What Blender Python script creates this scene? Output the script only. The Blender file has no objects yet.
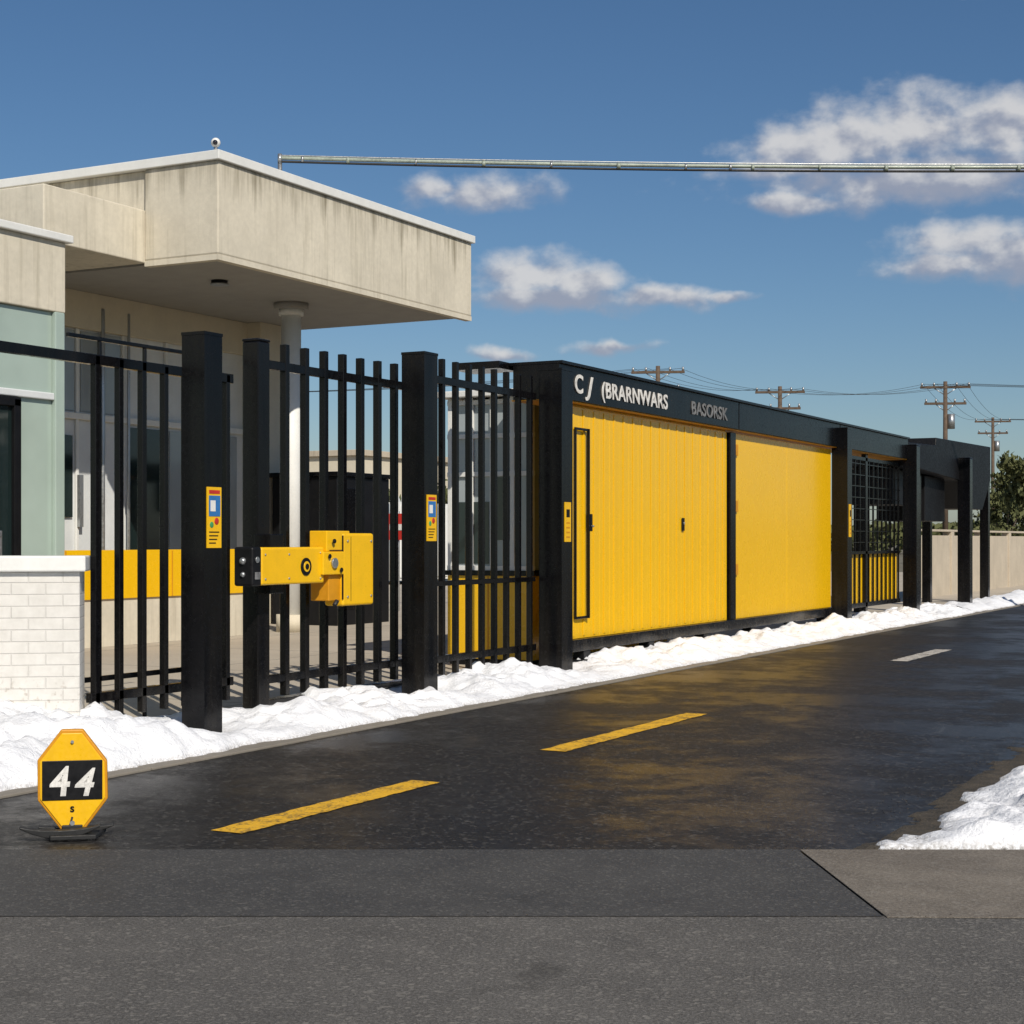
import bpy, bmesh, math, random
from mathutils import Vector, Matrix, noise, Euler
random.seed(7)
S=bpy.context.scene
COL=S.collection
# ------------------------------------------------------------ helpers
class NT:
    def __init__(s,nt): s.nt=nt; s.n=nt.nodes; s.l=nt.links
    def node(s,t,**k):
        n=s.n.new(t)
        for a,b in k.items(): setattr(n,a,b)
        return n
    def put(s,sock,v):
        if isinstance(v,bpy.types.NodeSocket): s.l.new(v,sock)
        elif v is not None: sock.default_value=v
    def m(s,op,a,b=None,c=None,clamp=False):
        n=s.node('ShaderNodeMath',operation=op); n.use_clamp=clamp
        s.put(n.inputs[0],a); s.put(n.inputs[1],b)
        if c is not None: s.put(n.inputs[2],c)
        return n.outputs[0]
    def vm(s,op,a,b=None):
        n=s.node('ShaderNodeVectorMath',operation=op)
        s.put(n.inputs[0],a)
        if b is not None: s.put(n.inputs[1],b)
        return n.outputs['Value'] if op in('LENGTH','DOT_PRODUCT','DISTANCE') else n.outputs[0]
    def noise(s,vec,scale,detail=4,rough=.55,out='Fac'):
        n=s.node('ShaderNodeTexNoise'); s.put(n.inputs['Vector'],vec)
        n.inputs['Scale'].default_value=scale; n.inputs['Detail'].default_value=detail; n.inputs['Roughness'].default_value=rough
        return n.outputs[out]
    def rng(s,v,a,b,c,d,smooth=False):
        n=s.node('ShaderNodeMapRange'); n.interpolation_type='SMOOTHSTEP' if smooth else 'LINEAR'
        s.put(n.inputs[0],v)
        for i,x in enumerate((a,b,c,d)): n.inputs[i+1].default_value=x
        return n.outputs[0]
    def mix(s,f,a,b,bt='MIX'):
        n=s.node('ShaderNodeMix',data_type='RGBA',blend_type=bt)
        s.put(n.inputs[0],f)
        for i,x in ((6,a),(7,b)):
            if isinstance(x,(tuple,list)) and len(x)==3: x=(*x,1)
            s.put(n.inputs[i],x)
        return n.outputs[2]
    def scale(s,vec,xyz):
        return s.vm('MULTIPLY',vec,Vector(xyz))

def new_mat(name):
    m=bpy.data.materials.new(name); m.use_nodes=True
    t=NT(m.node_tree); b=m.node_tree.nodes['Principled BSDF']
    pos=t.node('ShaderNodeNewGeometry').outputs['Position']
    return m,t,b,pos
def bump(t,b,h,strength,dist=.01):
    n=t.node('ShaderNodeBump'); n.inputs['Strength'].default_value=strength; n.inputs['Distance'].default_value=dist
    t.put(n.inputs['Height'],h); t.l.new(n.outputs[0],b.inputs['Normal'])
def simple(name,col,rough=.5,metal=0,var=.12,vs=3.0,bs=.1,bsc=60,coat=0,grime=0,rvar=.12,spec=.5,gcol=None):
    m,t,b,pos=new_mat(name)
    n1=t.noise(pos,vs,5,.6); n2=t.noise(pos,vs*9,3)
    f=t.m('ADD',t.m('MULTIPLY',n1,.65),t.m('MULTIPLY',n2,.35))
    f=t.rng(f,.3,.7,0,1)
    dark=tuple(c*(1-var*1.6) for c in col); lite=tuple(min(1,c*(1+var)) for c in col)
    c=t.mix(f,dark,lite)
    if grime:
        st=t.noise(t.scale(pos,(7,7,.5)),1.0,5,.6)
        z=t.node('ShaderNodeSeparateXYZ'); t.put(z.inputs[0],pos)
        low=t.rng(z.outputs[2],.1,1.1,1,.25)
        g=t.m('MULTIPLY',t.m('MULTIPLY',t.rng(st,.42,.75,0,1),low),grime)
        c=t.mix(g,c,gcol or tuple(x*.35+.03 for x in col))
    t.put(b.inputs['Base Color'],c)
    t.put(b.inputs['Roughness'],t.rng(n2,.3,.7,max(.03,rough-rvar),min(1,rough+rvar)))
    b.inputs['Metallic'].default_value=metal; b.inputs['Specular IOR Level'].default_value=spec
    if coat:
        b.inputs['Coat Weight'].default_value=coat; b.inputs['Coat Roughness'].default_value=.12
    if bs: bump(t,b,t.noise(pos,bsc,3),bs,.005)
    return m

# ------------------------------------------------------------ materials
M={}
M['black']=simple('black_paint',(.0032,.0032,.0042),.23,var=.3,bs=.035,bsc=7,grime=.6,gcol=(.032,.028,.023),spec=.26,rvar=.08)
M['blackmatte']=simple('black_matte',(.007,.007,.008),.5,var=.3,spec=.25)
M['yellow']=simple('yellow_paint',(.83,.475,.005),.27,var=.02,vs=.7,coat=.12,bs=.035,bsc=2.5,grime=.18,rvar=.03,gcol=(.5,.25,.012))
M['yellow2']=simple('yellow_machine',(.82,.465,.004),.38,var=.06,vs=6,coat=.1,bs=.05,grime=.35,gcol=(.4,.20,.02))
M['orange']=simple('orange_trim',(.60,.26,.006),.5,var=.1)
M['white']=simple('white_paint',(.72,.72,.69),.55,var=.05,bs=.05,grime=.25)
M['whitemark']=simple('white_lettering',(.70,.68,.64),.6,var=.3,vs=14,bs=0)
M['graymark']=simple('faded_lettering',(.19,.19,.19),.6,var=.5,vs=14,bs=0)
M['metal']=simple('galvanised_metal',(.42,.43,.43),.38,metal=.8,var=.12)
M['rubber']=simple('rubber',(.014,.014,.014),.6,var=.3)
M['wood']=simple('utility_wood',(.11,.075,.05),.85,var=.3,vs=4)
M['cable']=simple('cable_sheath',(.30,.34,.28),.35,var=.3,vs=2.5)
M['red']=simple('red_paint',(.5,.03,.02),.5)
M['blue']=simple('blue_print',(.03,.16,.42),.5)
M['green']=simple('green_print',(.06,.30,.10),.5)
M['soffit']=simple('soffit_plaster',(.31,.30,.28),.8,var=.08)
M['cream']=simple('cream_plaster',(.60,.54,.42),.8,var=.06,grime=.2)
M['wallpanel']=simple('wall_panel',(.64,.66,.66),.45,var=.05,grime=.15)

def concrete(name,col,streak=.5,top=None):
    m,t,b,pos=new_mat(name)
    n1=t.noise(pos,1.3,7,.65); n2=t.noise(pos,14,5,.6)
    c=t.mix(t.rng(n1,.3,.7,0,1),tuple(x*.86 for x in col),tuple(x*1.08 for x in col))
    c=t.mix(t.rng(n2,.35,.75,0,.3),c,tuple(x*.65 for x in col))
    st=t.noise(t.scale(pos,(9,9,.45)),1.0,5,.65)
    msk=t.noise(pos,.7,3)
    g=t.m('MULTIPLY',t.rng(st,.50,.72,0,1),t.rng(msk,.38,.62,.25,1))
    c=t.mix(t.m('MULTIPLY',g,streak),c,(col[0]*.42,col[1]*.40,col[2]*.34))
    if top:
        z=t.node('ShaderNodeSeparateXYZ'); t.put(z.inputs[0],pos)
        s2=t.noise(t.scale(pos,(5.5,5.5,.12)),1.0,4,.6)
        ln=t.m('SUBTRACT',z.outputs[2],t.m('SUBTRACT',top,t.rng(s2,.35,.75,.0,.85)))
        d=t.rng(ln,0,.35,0,.7)
        c=t.mix(t.m('MULTIPLY',d,t.rng(st,.35,.65,.2,1)),c,(col[0]*.26,col[1]*.24,col[2]*.19))
    t.put(b.inputs['Base Color'],c); b.inputs['Roughness'].default_value=.85
    bump(t,b,n2,.25,.01)
    return m
M['concrete']=concrete('weathered_concrete',(.64,.585,.47),.55,6.62)
M['concwall']=concrete('boundary_concrete',(.50,.43,.33),.4)

m,t,b,pos=new_mat('yard_concrete')
n1=t.noise(pos,.5,6,.6); n2=t.noise(pos,30,4)
c=t.mix(t.rng(n1,.3,.7,0,1),(.38,.33,.26),(.50,.44,.355))
c=t.mix(t.rng(n2,.3,.75,0,.35),c,(.24,.21,.17))
br=t.node('ShaderNodeTexBrick'); t.put(br.inputs['Vector'],pos); br.offset=0
br.inputs['Scale'].default_value=1; br.inputs['Brick Width'].default_value=3; br.inputs['Row Height'].default_value=3; br.inputs['Mortar Size'].default_value=.012
c=t.mix(br.outputs['Fac'],c,(.10,.09,.075))
t.put(b.inputs['Base Color'],c); b.inputs['Roughness'].default_value=.85; bump(t,b,n2,.2); M['yard']=m

def asphalt(name,c0,c1,r0,r1,grain,contrast,spec=.35,patch=.4,bst=.4):
    m,t,b,pos=new_mat(name)
    big=t.noise(pos,.55,6,.6); mid=t.noise(pos,3.1,6,.7)
    fine=t.noise(pos,grain,2,.8); fine2=t.noise(pos,grain*2.7,2,.8)
    v=t.node('ShaderNodeTexVoronoi'); t.put(v.inputs['Vector'],pos); v.inputs['Scale'].default_value=grain*.8
    c=t.mix(t.rng(big,.32,.68,0,1),c0,c1)
    c=t.mix(t.rng(mid,.45,.75,0,patch),c,tuple(x*1.5+.004 for x in c1))
    c=t.mix(t.rng(mid,.45,.25,0,patch),c,tuple(x*.6 for x in c0))
    f=t.m('ADD',t.m('MULTIPLY',fine,.5),t.m('MULTIPLY',fine2,.5))
    c=t.mix(t.m('MULTIPLY',t.rng(f,.50,.68,0,1),contrast),c,tuple(x*2.6+.03 for x in c1))
    c=t.mix(t.m('MULTIPLY',t.rng(f,.50,.34,0,1),contrast),c,tuple(x*.25 for x in c0))
    cv=t.node('ShaderNodeSeparateXYZ'); t.put(cv.inputs[0],v.outputs['Color'])
    c=t.mix(t.m('MULTIPLY',t.rng(cv.outputs[0],.86,.95,0,1),contrast*.7),c,(.24,.225,.20))
    # oil spots
    o=t.noise(pos,1.7,3,.5); c=t.mix(t.rng(o,.66,.74,0,.45),c,tuple(x*.4 for x in c0))
    t.put(b.inputs['Base Color'],c); b.inputs['Specular IOR Level'].default_value=spec
    dry=t.rng(t.m('ADD',t.m('MULTIPLY',big,.6),t.m('MULTIPLY',mid,.4)),.42,.58,0,1,True)
    t.put(b.inputs['Roughness'],t.m('ADD',t.m('MULTIPLY',dry,r1-r0),r0))
    bump(t,b,t.m('ADD',t.m('MULTIPLY',f,.8),t.m('MULTIPLY',v.outputs['Distance'],.5)),bst,.006)
    return m
M['road']=asphalt('wet_asphalt',(.0095,.009,.0085),(.018,.0165,.015),.34,.60,60,.28,.25,.4,.4)
M['apron']=asphalt('sealed_asphalt',(.044,.043,.042),(.060,.058,.056),.6,.85,110,.38,.25,.3,.35)
M['asphalt']=asphalt('coarse_asphalt',(.078,.074,.069),(.103,.097,.090),.8,.95,85,.62,.2,.35,.9)
M['slab']=asphalt('worn_concrete_slab',(.115,.098,.08),(.165,.145,.12),.8,.95,60,.4,.25,.5,.5)
M['kerb']=concrete('kerb_concrete',(.22,.195,.16),.3)

def worn_line(name,col,th=.62):
    m,t,b,pos=new_mat(name)
    n=t.noise(pos,38,5,.7); n2=t.noise(pos,5,4)
    f=t.m('ADD',n,t.m('MULTIPLY',t.m('SUBTRACT',n2,.5),.5))
    c=t.mix(t.rng(f,th-.08,th+.05,0,.9),col,(.04,.036,.032))
    c=t.mix(t.rng(n2,.3,.7,0,.3),c,tuple(x*.6 for x in col))
    t.put(b.inputs['Base Color'],c); b.inputs['Roughness'].default_value=.6; bump(t,b,n,.3); return m
M['liney']=worn_line('yellow_road_paint',(.76,.42,.02),.59)
M['linew']=worn_line('white_road_paint',(.48,.46,.42),.58)

m,t,b,pos=new_mat('dry_ground')
n1=t.noise(pos,.08,6,.6); n2=t.noise(pos,6,5)
c=t.mix(t.rng(n1,.3,.7,0,1),(.13,.11,.075),(.20,.18,.13)); c=t.mix(t.rng(n2,.3,.8,0,.6),c,(.07,.065,.045))
t.put(b.inputs['Base Color'],c); b.inputs['Roughness'].default_value=.95; bump(t,b,n2,.4,.03); M['ground']=m
m,t,b,pos=new_mat('dark_soil')
n1=t.noise(pos,9,6,.65); n2=t.noise(pos,70,3,.7)
c=t.mix(t.rng(n1,.35,.65,0,1),(.022,.019,.015),(.075,.060,.042)); c=t.mix(t.rng(n2,.5,.7,0,.5),c,(.16,.13,.09))
t.put(b.inputs['Base Color'],c); b.inputs['Roughness'].default_value=.95; bump(t,b,n2,.8,.02); M['soil']=m

# snow
m,t,b,pos=new_mat('snow')
n1=t.noise(pos,5.5,7,.62); n2=t.noise(pos,45,4,.7)
c=t.mix(t.rng(n1,.35,.75,0,1),(.86,.865,.88),(.76,.77,.80))
z=t.node('ShaderNodeSeparateXYZ'); t.put(z.inputs[0],pos)
dirt=t.m('MULTIPLY',t.rng(z.outputs[2],.015,.06,1,0),t.rng(n2,.38,.62,0,1))
c=t.mix(t.m('MULTIPLY',dirt,.8),c,(.20,.17,.13))
n3=t.noise(pos,1.1,6,.7)
c=t.mix(t.m('MULTIPLY',t.rng(n3,.55,.72,0,1),.20),c,(.40,.36,.30))
t.put(b.inputs['Base Color'],c); b.inputs['Roughness'].default_value=.7; b.inputs['Specular IOR Level'].default_value=.25
bump(t,b,t.m('ADD',n1,t.m('MULTIPLY',n2,.3)),.8,.05); M['snow']=m

# painted brick (object space)
m,t,b,pos=new_mat('white_painted_brick')
pos=t.node('ShaderNodeTexCoord').outputs['Object']
sx=t.node('ShaderNodeSeparateXYZ'); t.put(sx.inputs[0],pos)
cx=t.node('ShaderNodeCombineXYZ'); t.put(cx.inputs[0],t.m('ADD',sx.outputs[0],sx.outputs[1])); t.put(cx.inputs[1],sx.outputs[2])
br=t.node('ShaderNodeTexBrick'); t.put(br.inputs['Vector'],cx.outputs[0]); br.inputs['Scale'].default_value=1
br.inputs['Brick Width'].default_value=.24; br.inputs['Row Height'].default_value=.085; br.inputs['Mortar Size'].default_value=.006; br.inputs['Mortar Smooth'].default_value=.6
n=t.noise(pos,9,6,.65)
c=t.mix(t.rng(n,.3,.75,0,1),(.68,.66,.62),(.56,.54,.50)); c=t.mix(t.m('MULTIPLY',br.outputs['Fac'],.22),c,(.38,.36,.33))
spl=t.m('MULTIPLY',t.rng(t.noise(pos,22,3),.58,.68,0,1),t.rng(sx.outputs[2],.15,.6,1,0))
c=t.mix(t.m('MULTIPLY',spl,.8),c,(.20,.13,.07))
t.put(b.inputs['Base Color'],c); b.inputs['Roughness'].default_value=.75
bump(t,b,t.m('ADD',t.m('MULTIPLY',br.outputs['Fac'],-.8),t.m('MULTIPLY',n,.4)),.6,.010); M['brick']=m

def glass(name,col,rough=.06):
    m,t,b,pos=new_mat(name); n=t.noise(pos,.9,3)
    t.put(b.inputs['Base Color'],t.mix(t.rng(n,.3,.7,0,1),tuple(x*.8 for x in col),col))
    b.inputs['Roughness'].default_value=rough; b.inputs['Specular IOR Level'].default_value=.8
    bump(t,b,n,.05,.02); return m
M['glassdark']=glass('dark_glass',(.012,.022,.022))
M['glassgreen']=glass('green_tinted_glass',(.40,.49,.43),.12)
M['glasspale']=glass('pale_glass',(.34,.38,.40),.1)
M['lens']=glass('lens_glass',(.02,.02,.03))

def leaf(name,a,bb):
    m,t,b,pos=new_mat(name); n=t.noise(pos,1.1,4)
    n2=t.noise(pos,9,3)
    c=t.mix(t.rng(t.m('ADD',t.m('MULTIPLY',n,.6),t.m('MULTIPLY',n2,.4)),.35,.65,0,1),a,bb)
    t.put(b.inputs['Base Color'],c); b.inputs['Roughness'].default_value=.8; return m
M['leaf']=leaf('foliage',(.050,.062,.018),(.12,.125,.042))
M['bark']=simple('bark',(.07,.05,.035),.9,var=.3)

# ------------------------------------------------------------ mesh builder
class B:
    def __init__(s,name,parent=None,bevel=0,seg=2):
        s.name=name; s.bm=bmesh.new(); s.mats=[]; s.parent=parent; s.bevel=bevel; s.seg=seg
    def mi(s,m):
        if m not in s.mats: s.mats.append(m)
        return s.mats.index(m)
    def box(s,x0,x1,y0,y1,z0,z1,m):
        if x1<x0:x0,x1=x1,x0
        if y1<y0:y0,y1=y1,y0
        v=[s.bm.verts.new((x,y,z)) for z in(z0,z1) for y in(y0,y1) for x in(x0,x1)]
        k=s.mi(m)
        for f in((0,2,3,1),(4,5,7,6),(0,1,5,4),(2,6,7,3),(0,4,6,2),(1,3,7,5)):
            s.bm.faces.new([v[i] for i in f]).material_index=k
    def poly(s,pts,m):
        f=s.bm.faces.new([s.bm.verts.new(p) for p in pts]); f.material_index=s.mi(m)
        f.normal_update(); return f
    def prism(s,pts,off,m):
        off=Vector(off); a=[s.bm.verts.new(p) for p in pts]; b=[s.bm.verts.new(Vector(p)+off) for p in pts]
        k=s.mi(m); n=len(a)
        fs=[s.bm.faces.new(a[::-1]),s.bm.faces.new(b)]
        for i in range(n): fs.append(s.bm.faces.new((a[i],a[(i+1)%n],b[(i+1)%n],b[i])))
        for f in fs: f.material_index=k
    def cyl(s,p0,p1,r0,m,r1=None,n=16,smooth=True):
        p0=Vector(p0);p1=Vector(p1); r1=r0 if r1 is None else r1
        d=(p1-p0).normalized(); q=d.to_track_quat('Z','Y'); k=s.mi(m)
        A=[];Bv=[]
        for i in range(n):
            a=2*math.pi*i/n; o=q@Vector((math.cos(a),math.sin(a),0))
            A.append(s.bm.verts.new(p0+o*r0)); Bv.append(s.bm.verts.new(p1+o*r1))
        for i in range(n):
            f=s.bm.faces.new((A[i],A[(i+1)%n],Bv[(i+1)%n],Bv[i])); f.material_index=k; f.smooth=smooth
        s.bm.faces.new(A[::-1]).material_index=k; s.bm.faces.new(Bv).material_index=k
    def ball(s,c,r,m,sc=(1,1,1)):
        k=s.mi(m); mt=Matrix.Translation(c)@Matrix.Diagonal((*sc,1))
        g=bmesh.ops.create_uvsphere(s.bm,u_segments=14,v_segments=9,radius=r,matrix=mt)
        for f in {f for v in g['verts'] for f in v.link_faces}: f.material_index=k; f.smooth=True
    def done(s,rot=None,loc=None,fix=True):
        if fix: bmesh.ops.recalc_face_normals(s.bm,faces=s.bm.faces)
        me=bpy.data.meshes.new(s.name); s.bm.to_mesh(me); s.bm.free()
        for m in s.mats: me.materials.append(M[m] if isinstance(m,str) else m)
        o=bpy.data.objects.new(s.name,me); COL.objects.link(o)
        if loc: o.location=loc
        if rot: o.rotation_euler=rot
        if s.parent: o.parent=s.parent
        if s.bevel:
            b=o.modifiers.new('bevel','BEVEL'); b.width=s.bevel; b.segments=s.seg; b.limit_method='ANGLE'; b.angle_limit=.6
        return o
def empty(name,loc=(0,0,0),rot=(0,0,0)):
    e=bpy.data.objects.new(name,None); COL.objects.link(e); e.location=loc; e.rotation_euler=rot; return e
def text(name,body,size,mat,loc,rot,parent=None,extrude=.004,shear=0,sx=1,bold=0):
    c=bpy.data.curves.new(name,'FONT'); c.body=body; c.size=size; c.extrude=extrude; c.shear=shear; c.offset=bold; c.space_character=1.06
    o=bpy.data.objects.new(name+'_tmp',c); COL.objects.link(o)
    bpy.context.view_layer.update()
    me=bpy.data.meshes.new_from_object(o.evaluated_get(bpy.context.evaluated_depsgraph_get()))
    bpy.data.objects.remove(o)
    me.materials.clear(); me.materials.append(M[mat]); me.name=name
    n=bpy.data.objects.new(name,me); COL.objects.link(n); n.location=loc; n.rotation_euler=rot; n.scale=(sx,1,1)
    if parent: n.parent=parent
    return n
FX=(math.pi/2,0,math.pi/2)   # faces +X

TH=math.radians(27.7); sn,cs=math.sin(TH),math.cos(TH)
def P(lat,dep,z=0): # the crossing street lies square to this heading
    return (lat*cs-dep*sn, lat*sn+dep*cs, z)

# ------------------------------------------------------------ ground and roads
b=B('ground'); R=2500; b.poly([(-R,-R,0),(R,-R,0),(R,R,0),(-R,R,0)],'ground'); b.done()
b=B('road'); b.poly([(-7.1,-2,.008),(-2.05,-2,.008),(-2.05,140,.008),(-7.1,140,.008)],'road'); b.done()
b=B('yard_pavement'); b.box(-60,-7.3,5.6,75,.001,.02,'yard'); b.done()
b=B('kerb',bevel=.006)
y=5.3
while y<110: b.box(-7.298,-6.99,y,y+2.99,.0012,.024,'kerb'); y+=3.0
b.done()
b=B('gravel_verge')
b.poly([(-2.05,7.2,.006),(9,7.2,.006),(9,90,.006),(-2.05,90,.006)],'ground'); b.done()
b=B('apron_pavement')
b.poly([P(-14,6.45,.0155),P(1.463,6.45,.0155),P(1.368,7.84,.0155),P(-14,7.84,.0155)],'apron'); b.done()
b=B('street_pavement')
b.poly([P(-16,-6,.0125),P(16,-6,.0125),P(16,6.47,.0125),P(-16,6.47,.0125)],'asphalt'); b.done()
b=B('concrete_slab',bevel=.003)
b.prism([P(1.475,6.43,.0128),P(6.0,6.34,.0128),P(6.0,7.83,.0128),P(1.380,7.83,.0128)],(0,0,.005),'slab'); b.done()
def dash(name,y0,y1,x,w,mat):
    b=B(name); n=34; L=[];Rr=[]
    for i in range(n+1):
        yy=y0+(y1-y0)*i/n
        L.append((x-w/2+random.uniform(-.009,.009),yy,.0125)); Rr.append((x+w/2+random.uniform(-.009,.009),yy,.0125))
    b.poly(L+Rr[::-1],mat); return b.done()
road_lines=empty('road_marking')
for a in((6.70,8.68,-5.16,.20,'liney'),(10.35,13.15,-5.11,.19,'liney'),(20.0,22.4,-5.13,.22,'linew'),(29.5,32,-5.13,.22,'linew')):
    dash('dash',*a).parent=road_lines

# ------------------------------------------------------------ snow
def fb(x,y,s,o=4): return noise.fractal(Vector((x*s,y*s,3.7)),.9,2.1,o)
def snow_mesh(name,x0,x1,y0,y1,step,hf):
    bm=bmesh.new(); nx=int((x1-x0)/step[0]); ny=int((y1-y0)/step[1]); g={}
    for i in range(nx+1):
        for j in range(ny+1):
            x=x0+i*step[0]; y=y0+j*step[1]; g[i,j]=bm.verts.new((x,y,hf(x,y)))
    for i in range(nx):
        for j in range(ny):
            q=[g[i,j],g[i+1,j],g[i+1,j+1],g[i,j+1]]
            if max(v.co.z for v in q)>.0: bm.faces.new(q).smooth=True
    for v in [v for v in bm.verts if not v.link_faces]: bm.verts.remove(v)
    me=bpy.data.meshes.new(name); bm.to_mesh(me); bm.free(); me.materials.append(M['snow'])
    o=bpy.data.objects.new(name,me); COL.objects.link(o); return o
POSTS=[(-7.85,9.89),(-7.85,13.10),(-7.85,15.98),(-7.85,26.87),(-7.85,31.57),(-7.85,36.3),(-8.31,11.19)]
def bank(x,y):
    e0=-7.10+.05*fb(x*.3,y,1.1)+.05*fb(x,y,5)
    wide=-8.66 if y<16 else -8.35
    if y<9.4: wide-=1.3*min(1,(9.4-y)/.6)
    e1=wide+.16*fb(x*.3,y+40,.9)+.06*fb(x,y,4)
    d0=e0-x; d1=x-e1
    d=min(d0,d1)
    if d<=0: return max(-.05,d*.6)
    p=min(1,d0/.40)**.7*min(1,d1/.5)**.7
    h=.145+.07*fb(x,y,1.0)+.09*fb(x,y,2.6)+.05*fb(x,y,7,3)
    if y<10.2: h+=.09*min(1,(10.2-y)/1.5)
    h=max(.012,h)
    for (px,py) in POSTS:
        r=math.hypot((x-px)*.8,y-py)
        if r<.66: h*=.05+.95*(r/.66)**1.6
    if y>60: h*=max(0,1-(y-60)/20)
    return max(.0,p*h)+.022
snow_mesh('snow_bank',-10.3,-6.9,5.3,34,(.04,.045),bank)
snow_mesh('snow_bank',-9.0,-6.9,34,80,(.1,.2),bank)
def heap(x,y):
    dep=-x*sn+y*cs
    e0=x+2.02+.10*fb(x,y,1.6)+.06*fb(x,y,6); e1=dep-7.85+.015*fb(x,y,6)
    d=min(e0,e1*1.6)
    if d<=0: return max(-.05,d)
    p=min(1,e0/.45)**.6*min(1,e1/.16)**.6
    return max(0,p*(.13+.06*fb(x,y,1.3)+.07*fb(x,y,4)+.03*fb(x,y,11)))+.012
snow_mesh('snow_bank',-2.3,1.4,6.6,15,(.035,.035),heap)
def soil(x,y):
    dep=-x*sn+y*cs
    e0=x+2.20+.11*fb(x+9,y,1.9)+.06*fb(x,y,7); e1=dep-7.86+.01*fb(x,y,6)
    d=min(e0,e1)
    if d<=0: return -.02
    return .010+.012*min(1,d/.2)+.006*fb(x,y,9)
o=snow_mesh('soil',-2.7,-.6,7.0,16,(.05,.05),soil); o.data.materials.clear(); o.data.materials.append(M['soil'])
bm=B('gravel')
for i in range(2000):
    r=random.random()
    if r<.35: x=-2.25-abs(random.gauss(0,.12)); y=random.uniform(7.9,14)
    elif r<.6: x=-6.97+abs(random.gauss(0,.10)); y=random.uniform(5.5,22)
    else:
        q=P(random.uniform(-3.5,4),random.choice((7.85,7.85,6.45))+random.gauss(0,.03)); x,y=q[0],q[1]
    s=random.uniform(.002,.007)*(.8 if r>.6 else 1)
    c=Vector((x,y,.017+s*.2)); v=[bm.bm.verts.new(c+Vector((random.uniform(-1,1)*s,random.uniform(-1,1)*s,random.uniform(-.2,.9)*s))) for k in range(4)]
    k=bm.mi('soil')
    for f in((0,1,2),(0,2,3),(0,3,1),(1,3,2)): bm.bm.faces.new([v[a] for a in f]).material_index=k
bm.done()

# ------------------------------------------------------------ gate posts
def post(name,x,y,w,h,sticker=None):
    b=B(name,bevel=.010); h2=w/2
    b.box(x-h2,x+h2,y-h2,y+h2,0,h-.025,'black')
    b.box(x-h2-.004,x+h2+.004,y-h2-.004,y+h2+.004,h-.0245,h,'black')
    if sticker:
        za,zb,ww,kind=sticker
        X=x+h2
        b.box(X,X+.010,y-ww/2,y+ww/2,za,zb,'yellow2')
        H=zb-za
        if kind==1:
            b.box(X+.010,X+.013,y-ww*.40,y+ww*.40,za+H*.52,za+H*.86,'blue')
            b.box(X+.010,X+.015,y-ww*.30,y+ww*.05,za+H*.60,za+H*.78,'white')
            b.box(X+.010,X+.012,y-ww*.38,y+ww*.38,za+H*.89,za+H*.95,'red')
            b.ball((X+.011,y+ww*.15,za+H*.44),ww*.16,'red',(.15,1,1))
            b.ball((X+.011,y-ww*.2,za+H*.38),ww*.14,'green',(.15,1,1))
            for q in range(4): b.box(X+.010,X+.0115,y-ww*.38,y+ww*(.1+.08*q),za+H*(.07+.06*q),za+H*(.09+.06*q),'blackmatte')
        else:
            b.box(X+.010,X+.012,y-ww*.28,y+ww*.28,za+H*.62,za+H*.82,'blackmatte')
            for q in range(4): b.box(X+.010,X+.012,y-ww*.3,y+ww*.3,za+H*(.1+.12*q),za+H*(.14+.12*q),'orange')
    return b.done()
post('gate_post',-7.85,9.89,.215,3.07,(1.44,1.90,.17,1))
post('gate_post',-8.31,11.19,.165,3.19)
post('gate_post',-7.85,13.10,.245,3.245,(1.49,1.92,.17,1))
post('gate_post',-7.85,15.98,.275,3.36,(1.48,1.91,.15,2))
post('gate_post',-7.85,26.87,.27,3.38,(1.55,2.1,.12,2))
post('gate_post',-7.85,31.57,.27,3.34)
post('gate_post',-7.85,36.3,.27,3.3)
post('gate_post',-8.1,39.6,.2,3.45)
post('gate_post',-8.35,7.1,.165,3.1)

# ------------------------------------------------------------ fences / gate leaf
def picket_section(name,x,y0,y1,ztop,zrail,zlow,first,step,n,w=.05,extra=(),ylow=None):
    b=B(name,bevel=.004,seg=1)
    b.box(x-.028,x+.028,y0,y1,zrail-.075,zrail,'black')
    b.box(x-.028,x+.028,y0 if ylow is None else ylow,y1,zlow,zlow+.07,'black')
    for i in range(n):
        yy=first+i*step
        b.box(x-w/2-.004,x+w/2+.004,yy-w/2,yy+w/2,zlow-.12,ztop+random.uniform(-.006,.006),'black')
    for e in extra: b.box(*e)
    return b.done()
picket_section('metal_fence',-8.35,7.19,10.9,2.86,2.87,.30,9.27,.26,7,.048,ylow=9.2,
   extra=[(-8.62,-8.59,9.25,10.9,3.02,3.05,'black'),(-8.62,-8.59,9.25,10.9,.42,.46,'black')]+
         [(-8.62,-8.59,yy-.013,yy+.013,.05,3.02,'black') for yy in(9.6,10.12,10.64)])
picket_section('metal_gate',-8.31,11.27,13.7,3.19,3.03,.28,11.60,.298,7,.058,
   extra=[(-8.37,-8.25,11.27,13.7,.10,.145,'black')])
picket_section('metal_fence',-8.06,13.2,15.87,3.27,3.10,.30,13.60,.27,9,.050,
   extra=[(-8.09,-8.03,13.22,15.85,1.05,1.10,'black')])

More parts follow.
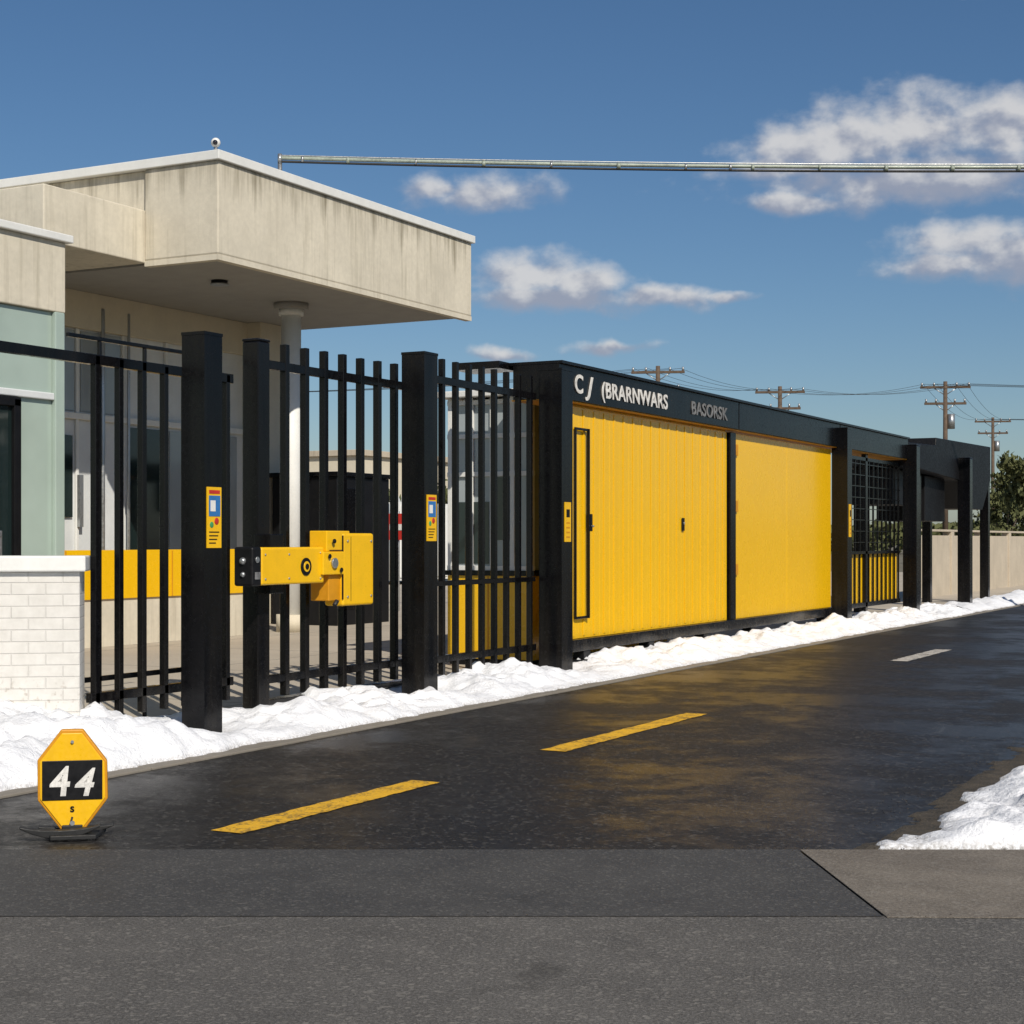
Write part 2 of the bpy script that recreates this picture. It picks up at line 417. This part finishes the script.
# ------------------------------------------------------------ yellow actuator
g=empty('gate_operator')
b=B('arm_housing',g,bevel=.018,seg=3); b.box(-8.16,-7.98,10.82,11.72,1.13,1.44,'yellow2'); b.done()
b=B('end_cap',g,bevel=.02,seg=3); b.box(-8.165,-7.975,10.69,10.817,1.125,1.445,'blackmatte'); b.done()
b=B('motor_box',g,bevel=.022,seg=3); b.box(-8.16,-7.96,11.98,12.48,.92,1.56,'yellow2'); b.done()
b=B('bracket',g,bevel=.008); b.box(-8.2,-7.95,11.66,11.98,1.20,1.40,'yellow2'); b.box(-8.15,-7.97,11.74,12.1,1.40,1.58,'yellow2')
b.box(-8.18,-7.99,11.80,12.02,.97,1.20,'orange'); b.box(-8.27,-8.10,11.1,11.3,1.05,1.55,'black'); b.done()
b=B('fittings',g,bevel=.003,seg=1)
b.cyl((-7.98,11.44,1.275),(-7.970,11.44,1.275),.075,'blackmatte',n=24); b.cyl((-7.970,11.44,1.275),(-7.965,11.44,1.275),.045,'yellow2',n=20)
b.cyl((-7.965,11.44,1.275),(-7.960,11.44,1.275),.026,'blackmatte',n=12)
b.ball((-8.07,10.69,1.33),.03,'metal'); b.ball((-8.07,10.69,1.22),.022,'metal')
b.cyl((-7.975,10.75,1.34),(-7.965,10.75,1.34),.025,'metal'); b.box(-7.975,-7.968,10.72,10.79,1.18,1.24,'graymark')
for (yy,zz) in((10.87,1.18),(10.87,1.38),(11.2,1.18),(11.2,1.38),(11.66,1.17),(11.66,1.39)): b.cyl((-7.98,yy,zz),(-7.974,yy,zz),.010,'metal',n=8)
for (yy,zz) in((12.05,1.0),(12.05,1.49),(12.43,1.0),(12.43,1.49)): b.cyl((-7.96,yy,zz),(-7.952,yy,zz),.012,'metal',n=8)
b.box(-7.96,-7.957,12.10,12.106,.96,1.53,'blackmatte'); b.box(-7.97,-7.957,11.975,11.985,.98,1.54,'blackmatte')
b.cyl((-7.95,11.82,1.30),(-7.93,11.82,1.30),.045,'metal'); b.cyl((-7.95,11.82,1.49),(-7.935,11.82,1.49),.02,'blackmatte')
b.cyl((-7.94,11.74,1.36),(-7.93,11.74,1.36),.02,'blackmatte'); b.cyl((-7.94,11.92,1.24),(-7.93,11.92,1.24),.02,'blackmatte')
b.box(-7.955,-7.945,11.76,11.95,1.405,1.415,'blackmatte')
b.cyl((-7.97,11.9,.97),(-7.97,11.86,.93),.02,'rubber'); b.done()

# ------------------------------------------------------------ yellow panel gate
g=empty('yellow_panel_gate')
b=B('ribbed_panel',g,bevel=.006)
y=16.32
while y<21.72:
    y2=min(y+.286,21.80); b.box(-8.045,-8.010+random.uniform(-.001,.001),y+.001,y2-.001,.375,3.02,'yellow')
    b.box(-8.0095,-8.002,y+.115,y+.165,.40,2.995,'yellow'); y=y2
b.box(-8.06,-8.046,16.3,21.8,.37,3.05,'yellow'); b.done()
b=B('smooth_panel',g,bevel=.006)
b.box(-8.05,-8.0,22.03,24.40,.375,3.02,'yellow'); b.box(-8.05,-8.0,24.403,26.74,.375,3.02,'yellow'); b.done()
b=B('frame',g,bevel=.006)
b.box(-8.08,-7.97,21.805,22.025,.376,3.02,'black'); b.box(-8.10,-7.94,16.1,26.74,.235,.372,'black')
b.box(-8.14,-7.90,16.1,26.74,.10,.14,'blackmatte')
b.box(-8.12,-7.93,16.12,16.30,.376,3.04,'orange')
for yy in (17.0,18.9,20.8,22.7,24.6,26.3): b.box(-8.09,-7.95,yy-.09,yy+.09,.142,.233,'blackmatte')
b.done()
b=B('pull_handle',g,bevel=.004)
b.box(-7.985,-7.965,16.72,16.755,.60,2.78,'black'); b.box(-7.985,-7.955,17.06,17.09,.60,2.78,'black'); b.box(-7.985,-7.965,16.755,17.06,2.75,2.78,'black'); b.box(-7.985,-7.965,16.755,17.06,.60,.63,'black')
b.box(-7.99,-7.95,17.09,17.15,1.60,1.80,'black'); b.cyl((-7.95,17.12,1.66),(-7.92,17.12,1.66),.012,'metal')
b.done()
b=B('lock_plate',g,bevel=.004); b.box(-8.001,-7.987,20.03,20.11,1.62,1.79,'blackmatte'); b.cyl((-7.987,20.07,1.72),(-7.974,20.07,1.72),.018,'metal',n=12)
for zz in(1.0,1.9,2.7): b.box(-8.0,-7.97,22.05,22.12,zz,zz+.16,'orange')
b.done()
b=B('fascia',g,bevel=.01)
b.box(-8.45,-7.88,16.12,31.43,3.06,3.44,'black'); b.box(-8.50,-7.84,16.12,31.43,3.442,3.475,'black')
b.box(-8.47,-7.90,16.13,31.43,3.045,3.058,'orange')
for yy in (21.9,26.87): b.box(-7.879,-7.875,yy-.01,yy+.01,3.07,3.43,'blackmatte')
b.box(-9.1,-8.51,15.9,16.4,3.40,3.48,'black'); b.done()
text('lettering','C',.29,'whitemark',(-7.872,16.50,3.155),FX,g,sx=1.1,bold=.006)
text('lettering','J',.29,'whitemark',(-7.872,16.84,3.155),FX,g,sx=1.3,shear=.3,bold=.006)
text('lettering','(BRARNWARS',.255,'whitemark',(-7.872,17.22,3.155),FX,g,sx=1.20,bold=.0045)
text('lettering','BASORSK',.24,'graymark',(-7.872,20.05,3.155),FX,g,sx=1.28,bold=.004)

g=empty('mesh_gate')
b=B('bars',g)
b.box(-8.08,-8.02,27.1,31.4,2.92,2.98,'black'); b.box(-8.08,-8.02,27.1,31.4,.3,.38,'black'); b.box(-8.08,-8.02,27.1,31.4,1.25,1.30,'black')
yy=27.15
while yy<31.4: b.box(-8.065,-8.035,yy-.014,yy+.014,.38,2.92,'black'); yy+=.3
zz=1.45
while zz<2.9: b.box(-8.034,-8.026,27.1,31.4,zz,zz+.014,'black'); zz+=.2
b.box(-8.10,-8.02,28.95,29.08,.02,3.05,'black'); b.done()
b=B('lower_panel',g,bevel=.004); b.box(-8.10,-8.085,27.1,31.4,.38,1.25,'yellow'); b.done()

b=B('gate_canopy',bevel=.012)
pr=[(-7.95,31.72,3.40),(-7.95,34,3.46),(-7.95,34.05,3.62),(-7.95,39.5,3.70),(-7.95,39.5,2.9),(-7.95,38.6,2.2),(-7.95,37.2,2.2),(-7.95,36.4,2.8),(-7.95,31.72,2.95)]
b.prism(pr,(-1.5,0,0),'blackmatte')
b.box(-8.4,-8.2,33.6,33.8,.02,2.9,'black'); b.box(-9.4,-9.2,33.0,33.2,.02,2.9,'black'); b.box(-9.4,-9.2,38.8,39.0,.02,2.9,'black')
b.box(-9.2,-8.2,34.1,35.9,1.9,2.84,'blackmatte'); b.box(-9.2,-8.3,31.9,33.5,2.2,2.9,'blackmatte')
b.done()

b=B('concrete_wall',bevel=.01)
y=41
while y<110:
    b.box(-10.25,-10.1,y,y+3.98,.0,1.62,'concwall'); b.box(-10.3,-10.05,y-.14,y+.14,.0,1.72,'concwall'); y+=4
b.box(-10.30,-10.06,40.9,110,1.722,1.78,'concwall'); b.done()
b=B('concrete_wall',bevel=.01)
y=27
while y<41: b.box(-13.2,-13.05,y,y+3.48,.02,1.75,'concwall'); y+=3.5
b.box(-13.24,-13.0,27,41,1.752,1.8,'concwall'); b.done()

# ------------------------------------------------------------ white brick wall
g=empty('brick_wall',(-8.27,9.02,0),(0,0,math.radians(37)))
b=B('wall_body',g,bevel=.006); b.box(-4,0,0,.36,0,1.27,'brick'); b.done()
b=B('coping',g,bevel=.012); b.box(-4.05,.045,-.05,.41,1.272,1.385,'white'); b.done()

# ------------------------------------------------------------ office building
g=empty('office_building')
cx,cy0,cy1=-13.73,17.64,24.65; zb,zt=5.3,6.75
b=B('canopy',g,bevel=.02)
b.box(-15.0,cx,cy0,cy1,zb+.06,zt-.13,'concrete')
b.box(-30,-15.003,cy0+.05,cy1,zb+.06,zt-.13,'concrete')
b.done()
b=B('roof_flashing',g,bevel=.01); b.box(-30,cx+.05,cy0-.05,cy1+.05,zt-.128,zt,'white'); b.done()
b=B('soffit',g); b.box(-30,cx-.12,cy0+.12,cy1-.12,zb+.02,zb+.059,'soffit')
b.box(cx-.119,cx-.0,cy0,cy1,zb-.02,zb+.059,'concrete'); b.box(-15,cx-.12,cy0,cy0+.119,zb-.02,zb+.059,'concrete'); b.done()
b=B('side_beam',g,bevel=.015); b.box(-30,-15.0,15.7,17.685,5.33,6.06,'concrete'); b.done()
b=B('column',g); X,Y=-15.42,21.7
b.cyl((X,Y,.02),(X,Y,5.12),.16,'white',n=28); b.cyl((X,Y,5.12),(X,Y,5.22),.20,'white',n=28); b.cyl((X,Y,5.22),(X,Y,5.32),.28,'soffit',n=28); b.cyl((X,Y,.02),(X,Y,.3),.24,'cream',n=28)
b.done()
b=B('downlight',g); b.cyl((-15.0,19.3,5.27),(-15.0,19.3,5.32),.12,'blackmatte',n=20); b.cyl((-15.0,19.3,5.25),(-15.0,19.3,5.27),.14,'metal',n=20); b.done()
b=B('security_camera',g); b.cyl((cx-.08,cy0+.05,zt),(cx-.08,cy0+.05,zt+.08),.025,'metal'); b.ball((cx-.08,cy0+.05,zt+.12),.065,'white'); b.ball((cx-.05,cy0+.0,zt+.11),.035,'lens'); b.done()
b=B('walls',g,bevel=.01)
b.box(-29,-17.6,16.5,24.3,.02,5.32,'wallpanel')
b.box(-17.597,-17.50,16.5,24.3,4.75,5.32,'cream')
b.box(-17.6,-17.2,23.3,24.28,.02,5.32,'cream')
yy=17.0
while yy<23.2: b.box(-17.599,-17.55,yy-.03,yy+.03,.02,4.748,'white'); yy+=1.05
b.box(-17.598,-17.52,16.5,23.29,3.35,3.45,'white'); b.done()
b=B('windows',g,bevel=.004)
b.box(-17.598,-17.575,18.12,19.05,3.48,4.72,'glasspale'); b.box(-17.598,-17.575,19.2,20.1,3.48,4.72,'glasspale')
b.box(-17.598,-17.56,18.35,19.0,1.85,3.1,'glassdark'); b.box(-17.598,-17.56,20.3,21.1,.15,3.3,'glassdark'); b.box(-17.598,-17.57,21.3,22.1,1.2,3.3,'glasspale'); b.box(-17.598,-17.57,22.2,23.1,1.2,3.3,'glasspale')
b.done()
b=B('wall_fittings',g,bevel=.003); b.box(-17.55,-17.48,18.0,18.1,1.9,2.2,'blackmatte'); b.box(-17.548,-17.49,19.08,19.16,1.7,2.5,'metal'); b.cyl((-17.5,19.6,.02),(-17.5,19.6,5.1),.035,'metal'); b.cyl((-17.5,20.2,.02),(-17.5,20.2,5.1),.025,'metal'); b.done()
b=B('low_wall',g,bevel=.008); b.box(-15.7,-15.5,15.6,20.6,.02,.68,'concrete'); b.box(-15.72,-15.47,15.6,20.6,.682,1.36,'yellow')
for yy in(16.6,17.7,18.8,19.9): b.box(-15.469,-15.462,yy-.012,yy+.012,.69,1.35,'orange')
b.done()
b=B('wing',g,bevel=.012)
b.box(-28,-13.05,2,13.93,.02,4.05,'glassgreen'); b.box(-28,-13.0,2,13.95,4.052,4.84,'concrete'); b.box(-28.1,-12.94,1.9,14.02,4.842,4.93,'white')
b.box(-13.049,-12.99,13.78,13.93,.02,4.05,'glassgreen')
for yy in(11.6,12.72): b.box(-13.049,-13.0,yy-.03,yy+.03,3.1,4.05,'wallpanel')
b.box(-13.049,-13.0,11.0,13.78,3.06,3.14,'wallpanel')
b.done()
b=B('wing_door',g,bevel=.006)
b.box(-13.048,-13.02,11.2,13.22,.12,3.03,'glassdark'); b.box(-13.019,-12.97,13.14,13.24,.12,3.03,'blackmatte'); b.box(-13.019,-12.97,12.16,12.24,.12,3.03,'blackmatte'); b.box(-13.019,-12.97,11.2,13.24,2.95,3.05,'blackmatte')
b.box(-13.018,-12.95,12.9,12.94,1.0,1.6,'metal'); b.done()

# guard booth
g=empty('guard_booth')
x0,x1,y0,y1=-9.74,-8.6,16.9,21.0
b=B('base',g,bevel=.006); b.box(x0,x1,y0,y1,.10,1.08,'yellow'); b.box(x0+.02,x1-.02,y0+.02,y1-.02,.02,.099,'blackmatte'); b.box(x0-.03,x1+.03,y0-.03,y1+.03,1.082,1.14,'black')
b.box(-9.2,-9.18,y0-.004,y0,.16,1.07,'orange'); b.done()
b=B('frames',g,bevel=.004)
for X in(x0,-9.45,-9.17,-8.9,x1-.06): b.box(X,X+.055,y0,y0+.06,1.141,3.18,'white')
for Y in(17.8,18.8,19.8,y1-.06): b.box(x0,x0+.06,Y,Y+.06,1.141,3.18,'white'); b.box(x1-.06,x1,Y,Y+.06,1.141,3.18,'white')
for Z in(1.141,2.25,2.7,3.1): b.box(x0-.005,x1+.005,y0-.005,y0+.05,Z,Z+.055,'white')
b.done()
b=B('glazing',g); b.box(x0+.03,x1-.03,y0+.03,y1-.03,1.15,3.15,'glasspale'); b.box(x0+.08,-9.19,y0+.02,y0+.029,1.22,1.95,'glassdark'); b.box(-9.10,-8.92,y0+.02,y0+.029,1.5,2.24,'glassdark'); b.done()
b=B('roof',g,bevel=.01); b.box(x0-.1,-8.52,y0-.12,y1+.1,3.185,3.26,'white'); b.done()

b=B('equipment_cabinet',bevel=.02); b.box(-17.1,-15.75,23.5,25.2,.02,2.6,'blackmatte'); b.box(-17.15,-15.7,23.45,25.25,2.602,2.68,'black'); b.box(-15.75,-15.73,23.6,24.3,.3,2.4,'black'); b.box(-17.0,-15.9,23.47,23.5,.9,1.0,'black')
b.box(-16.45,-16.43,23.485,23.499,.2,2.5,'metal'); b.done()
b=B('warehouse',bevel=.02)
b.box(-56,-45.5,70,84,0,5.8,'cream'); b.box(-56.2,-45.3,69.8,84.2,5.8,6.1,'concwall')
for i in range(3): b.box(-54.5+i*3,-53+i*3,69.93,69.99,1.8,4.2,'glassdark')
b.box(-45.49,-45.43,72,76,.1,3.8,'wallpanel'); b.done()
b=B('shipping_container',bevel=.03); b.box(-30.6,-28.4,46,52,.15,2.75,'white')
for i in range(20): b.box(-28.4,-28.36,46.1+i*.3,46.22+i*.3,.25,2.65,'white')
for q in(-30.3,-29.6,-29.4,-28.7): b.cyl((q,45.96,.2),(q,45.96,2.7),.03,'metal',n=8)
b.box(-29.51,-29.49,45.97,45.999,.2,2.7,'blackmatte'); b.done()
b=B('warning_sign',bevel=.004); b.cyl((-17.9,29.0,.02),(-17.9,29.0,2.1),.03,'metal'); b.box(-18.15,-17.65,28.95,28.97,1.5,2.05,'red'); b.box(-18.08,-17.72,28.94,28.949,1.70,1.83,'whitemark'); b.done()

# ------------------------------------------------------------ "44" marker sign
g=empty('marker_sign',(-5.75,6.22,.017),(0,0,math.radians(39)))
def hexp(k,y,top=.535):
    pts=[(-.055,top),(.05,top),(.168,.375),(.172,.185),(.05,.02),(-.045,.02),(-.168,.185),(-.17,.385)]
    return [(x*k,y,(z-.285)*k+.285) for x,z in pts]
b=B('body',g,bevel=.006); b.prism(hexp(1,.035),(0,-.045,0),'orange'); b.done()
b=B('face_plate',g,bevel=.004); b.prism(hexp(.93,-.0105),(0,-.006,0),'yellow2'); b.done()
b=B('number_panel',g,bevel=.006); b.box(-.146,.146,-.022,-.0168,.185,.382,'blackmatte'); b.done()
text('numerals','4',.205,'whitemark',(-.112,-.024,.210),(math.pi/2,0,0),g,extrude=.002,shear=.1,sx=.95,bold=.004)
text('numerals','4',.19,'whitemark',(.004,-.024,.208),(math.pi/2,0,.0),g,extrude=.002,shear=.25,sx=.95,bold=.004)
text('small_mark','s',.06,'blackmatte',(-.012,-.019,.125),(math.pi/2,0,0),g,extrude=.001,bold=.001)
b=B('pivot',g); b.cyl((0,-.018,.07),(0,-.03,.07),.012,'metal'); b.cyl((.0,-.02,.10),(-.012,-.02,.055),.005,'rubber',n=8); b.cyl((0,-.02,.475),(0,-.026,.475),.008,'metal')
b.done()
def cres(x0,x1,y,h,th,up):
    n=12; top=[];bot=[]
    for i in range(n+1):
        t_=i/n; x=x0+(x1-x0)*t_; z=.004+up*(2*t_-1)**2
        w=math.sin(math.pi*min(1,max(0,t_*.94+.03)))
        top.append((x,y,z+h*w+.006)); bot.append((x,y,z))
    return top+bot[::-1]
b=B('feet',g,bevel=.004)
b.prism(cres(-.25,.14,-.09,.035,.1,.055),(0,.05,0),'rubber')
b.prism(cres(-.17,.20,.03,.03,.1,.035),(0,.06,0),'rubber')
b.prism([(-.10,-.12,.002),(.12,-.12,.002),(.16,.10,.002),(-.14,.10,.002)],(0,0,.022),'rubber')
b.box(-.05,.05,-.03,.05,.02,.06,'rubber'); b.done()

# ------------------------------------------------------------ overhead conduit, utility poles, wires
def curve(name,ptsl,r,mat,parent=None):
    c=bpy.data.curves.new(name,'CURVE'); c.dimensions='3D'; c.bevel_depth=r; c.bevel_resolution=2
    for pts in ptsl:
        sp=c.splines.new('POLY'); sp.points.add(len(pts)-1)
        for i,p in enumerate(pts): sp.points[i].co=(*p,1)
    c.materials.append(M[mat]); o=bpy.data.objects.new(name,c); COL.objects.link(o)
    if parent:o.parent=parent
    return o
def sag(a,bb,s,n=24):
    a=Vector(a);bb=Vector(bb);r=[]
    for i in range(n+1):
        t_=i/n; p=a.lerp(bb,t_); p.z-=s*4*t_*(1-t_); r.append(p)
    return r
g=empty('overhead_cable')
A=Vector((-17.3,24.0,8.32)); E=Vector((-1.1,33.3,8.36))
def off(v,z): return v+Vector((0,0,z))
curve('conduit',[sag(off(A,.03),off(E,.03),.10,80)],.034,'cable',g)
curve('cable',[sag(off(A,-.035),off(E,-.035),.11,80)],.022,'rubber',g)
curve('messenger_wire',[sag(off(A,.075),off(E,.075),.09,80)],.012,'metal',g)
b=B('hangers',g)
pt=sag(A,E,.105,46); rd=random.Random(2)
for i,p in enumerate(pt):
    if i%3==0 or rd.random()<.15:
        w=rd.uniform(.012,.03)
        b.cyl((p.x-w,p.y-w*.57,p.z+.015),(p.x+w,p.y+w*.57,p.z+.015),.058,rd.choice(['metal','cable']),n=12)
b.cyl(off(A,-.09),off(A,.10),.04,'metal'); b.done()
b=B('roof_mast',g); b.cyl((A.x,A.y,6.75),(A.x,A.y,8.38),.04,'metal'); b.cyl((A.x,A.y,6.75),(A.x,A.y,6.8),.15,'metal'); b.done()
b=B('cable_support_pole',g); b.cyl((-1.1,33.3,0),(-1.1,33.3,8.8),.15,'wood',.12,12); b.done()

def upole(x,y,h,ang,arms=2):
    g=empty('utility_pole',(x,y,0),(0,0,ang))
    b=B('pole',g); b.cyl((0,0,0),(0,0,h),.19,'wood',.12,10)
    for k in range(arms):
        z=h-.35-k*1.0; w=1.5-.25*k
        b.box(-w,w,-.08,.08,z-.07,z+.07,'wood')
        for q in (-w+.1,-w*.45,w*.45,w-.1): b.cyl((q,0,z+.07),(q,0,z+.28),.06,'metal',n=8)
        b.cyl((-w*.5,0,z),(0,0,z-.5),.03,'metal',n=6); b.cyl((w*.5,0,z),(0,0,z-.5),.03,'metal',n=6)
    b.cyl((.35,0,h-2.9),(.35,0,h-2.0),.22,'metal',n=12)
    b.done(); return g
PP=[((-35.5,85.3),11.3),((-31.96,96.15),10.9),((-23.0,100.85),11.2),((-28.6,143.1),12.0)]
for (xy,h) in PP: upole(xy[0],xy[1],h,math.radians(20),2)
W=[]
for k in(-1.3,-.5,.6,1.3):
    c_,s_=math.cos(math.radians(20)),math.sin(math.radians(20))
    p=[Vector((xy[0]+k*c_,xy[1]+k*s_,h-.15)) for xy,h in PP]
    W+= [sag(p[0],p[1],.5),sag(p[1],p[2],.5),sag(p[2],p[2]+Vector((45,12,0)),.7),sag(p[0]-Vector((45,10,0)),p[0],.8),sag(p[3],p[3]+Vector((60,0,0)),.8),sag(p[2],p[3],.7)]
curve('power_lines',W,.010,'rubber')

# ------------------------------------------------------------ trees
def tree(name,x,y,h,r,seed,nl=3800,ls=.16):
    rd=random.Random(seed); g=empty(name,(x,y,0)); b=B('trunk',g)
    th=h*.32; b.cyl((0,0,0),(0,0,th),.16,'bark',.11,10)
    cl=[]
    for i in range(9):
        a=rd.uniform(0,6.28); e=Vector((math.cos(a)*r*rd.uniform(.3,.75),math.sin(a)*r*rd.uniform(.3,.75),h*rd.uniform(.42,.85)))
        b.cyl((0,0,th*rd.uniform(.75,1)),e,.07,'bark',.02,6)
        cl.append((e,r*rd.uniform(.28,.48)))
        for k in range(2):
            e2=e+Vector((rd.uniform(-1,1),rd.uniform(-1,1),rd.uniform(-.4,.8)))*r*.45; cl.append((e2,r*rd.uniform(.18,.34))); b.cyl(e,e2,.025,'bark',.01,5)
    cl.append((Vector((0,0,h*.85)),r*.4)); b.done()
    b=B('crown',g); k=b.mi('leaf')
    for i in range(nl):
        c,rr=rd.choice(cl)
        d=Vector((rd.gauss(0,1),rd.gauss(0,1),rd.gauss(0,.8))).normalized()*rr*rd.uniform(.3,1.08)
        p=c+d
        if p.z<h*.22: continue
        s=ls*rd.uniform(.5,1.3); q=Euler((rd.uniform(0,6),rd.uniform(0,6),rd.uniform(0,6))).to_quaternion()
        v=[b.bm.verts.new(p+q@Vector(o)*s) for o in((-1,-.4,0),(.1,-.6,0),(1,.1,.2),(0,.6,0))]
        b.bm.faces.new(v).material_index=k
    b.done(fix=False)
tree('tree',-14.6,83.5,5.6,2.1,3); tree('tree',-12.0,90,6.6,2.6,4); tree('tree',-20.0,104,4.6,2.4,5)
tree('tree',-38.6,59,3.9,2.4,8); tree('tree',-42.0,60,3.6,2.2,9); tree('tree',-34.5,62,3.8,2.2,11)
b=B('tree_line'); k=b.mi('leaf'); rd=random.Random(5)
for i in range(22000):
    az=rd.uniform(-1.0,.35); dd=rd.uniform(170,190)
    hh=3.2+1.5*noise.noise(Vector((az*26,0,0)))+1.2*noise.noise(Vector((az*90,4,0)))
    z=hh*(rd.random()**.7); c=Vector((math.sin(az)*dd,math.cos(az)*dd,z)); s=rd.uniform(.25,.6)
    q=Euler((rd.uniform(0,6),rd.uniform(0,6),rd.uniform(0,6))).to_quaternion()
    b.bm.faces.new([b.bm.verts.new(c+q@Vector(o)*s) for o in((-1,-.5,0),(.3,-.7,0),(1,.3,0),(-.2,.7,0))]).material_index=k
b.done(fix=False)

# ------------------------------------------------------------ light and sky
tosun=Vector((.72,-.60,.78)).normalized()
el=math.asin(tosun.z); az=math.atan2(tosun.x,tosun.y)
L=bpy.data.lights.new('sun','SUN'); L.energy=4.6; L.angle=math.radians(.5); L.color=(1,.93,.82)
o=bpy.data.objects.new('sun',L); COL.objects.link(o); o.rotation_euler=tosun.to_track_quat('Z','Y').to_euler(); o.location=(20,-20,30)
w=bpy.data.worlds.new('World'); S.world=w; w.use_nodes=True
t=NT(w.node_tree); bg=w.node_tree.nodes['Background']; bg.inputs['Strength'].default_value=.071
sky=t.node('ShaderNodeTexSky',sky_type='NISHITA'); sky.sun_disc=False; sky.sun_elevation=el; sky.sun_rotation=az
sky.air_density=1.0; sky.dust_density=.8; sky.ozone_density=4.5; sky.altitude=300
hs=t.node('ShaderNodeHueSaturation'); t.put(hs.inputs['Color'],sky.outputs[0]); hs.inputs['Saturation'].default_value=1.12
D=t.node('ShaderNodeTexCoord').outputs['Generated']
sp=t.node('ShaderNodeSeparateXYZ'); t.put(sp.inputs[0],D)
hx=t.m('SQRT',t.m('ADD',t.m('MULTIPLY',sp.outputs[0],sp.outputs[0]),t.m('MULTIPLY',sp.outputs[1],sp.outputs[1])))
AZ=t.m('ARCTAN2',sp.outputs[0],sp.outputs[1]); EL=t.m('DIVIDE',sp.outputs[2],t.m('MAXIMUM',hx,.05))
cb=t.node('ShaderNodeCombineXYZ'); t.put(cb.inputs[0],AZ); t.put(cb.inputs[1],EL); Pv=cb.outputs[0]
wn=t.node('ShaderNodeTexNoise'); t.put(wn.inputs['Vector'],Pv); wn.inputs['Scale'].default_value=30; wn.inputs['Detail'].default_value=4
warp=t.vm('MULTIPLY',t.vm('SUBTRACT',wn.outputs['Color'],Vector((.5,.5,.5))),Vector((.024,.016,0)))
Pw=t.vm('ADD',Pv,warp)
# azimuth, tan(elevation), half width, half height
clouds=[(-.305,.234,.055,.020),(-.280,.241,.045,.028),(-.240,.245,.055,.032),(-.190,.242,.055,.028),(-.325,.224,.05,.012),(-.235,.214,.13,.022),
(-.500,.2125,.055,.015),(-.530,.214,.03,.010),(-.470,.162,.046,.018),(-.440,.156,.04,.014),(-.455,.147,.075,.012),(-.388,.1485,.045,.009),(-.213,.175,.052,.019),(-.190,.167,.058,.021),(-.225,.163,.045,.012),
(-.4206,.1180,.032,.006),(-.49,.113,.024,.006),(-.31,.204,.05,.008),(-.20,.320,.02,.004),(-.355,.148,.02,.005),
(-.95,.25,.12,.03),(-1.3,.3,.1,.03),(.1,.26,.12,.03),(.4,.2,.1,.025),(1.3,.3,.15,.04),(2.2,.25,.15,.04),(-2.2,.3,.15,.04)]
F=None; SW=None; SV=None
for (a,e,ra,re) in clouds:
    q=t.vm('DIVIDE',t.vm('SUBTRACT',Pw,Vector((a,e,0))),Vector((ra,re,1)))
    f=t.m('SUBTRACT',1.0,t.vm('LENGTH',q))
    s_=t.node('ShaderNodeSeparateXYZ'); t.put(s_.inputs[0],q)
    wgt=t.m('MAXIMUM',t.m('ADD',f,.35),0.0001); wv=t.m('MULTIPLY',wgt,s_.outputs[1])
    F=f if F is None else t.m('MAXIMUM',F,f)
    SW=wgt if SW is None else t.m('ADD',SW,wgt); SV=wv if SV is None else t.m('ADD',SV,wv)
sv=t.scale(Pv,(1,1.35,1))
fbm=t.noise(sv,36,8,.54)
fbm2=t.noise(t.vm('ADD',sv,Vector((.006,.010,0))),36,4,.5)
fbm1=t.noise(sv,36,4,.5)
dens=t.rng(t.m('ADD',F,t.m('MULTIPLY',t.m('SUBTRACT',fbm,.5),1.5)),-.06,.80,0,1,True)
vert=t.m('DIVIDE',SV,SW)
sh=t.m('ADD',t.m('MULTIPLY',vert,.9),t.m('MULTIPLY',t.m('SUBTRACT',fbm1,fbm2),2.6))
sh=t.rng(sh,-.5,.5,0,1,True)
ccol=t.mix(sh,(4.4,4.8,6.0),(9.4,9.3,9.3))
final=t.mix(t.m('MULTIPLY',dens,.88),hs.outputs[0],ccol)
t.put(bg.inputs['Color'],final)

# ------------------------------------------------------------ camera
c=bpy.data.cameras.new('camera'); c.sensor_width=36; c.lens=36*1634/1024; c.shift_y=28/1024; c.clip_end=6000; c.clip_start=.05
co=bpy.data.objects.new('camera',c); COL.objects.link(co); co.location=(0,0,1.5); co.rotation_euler=(math.pi/2,0,TH)
S.camera=co
S.view_settings.view_transform='Standard'; S.view_settings.look='None'; S.view_settings.exposure=0
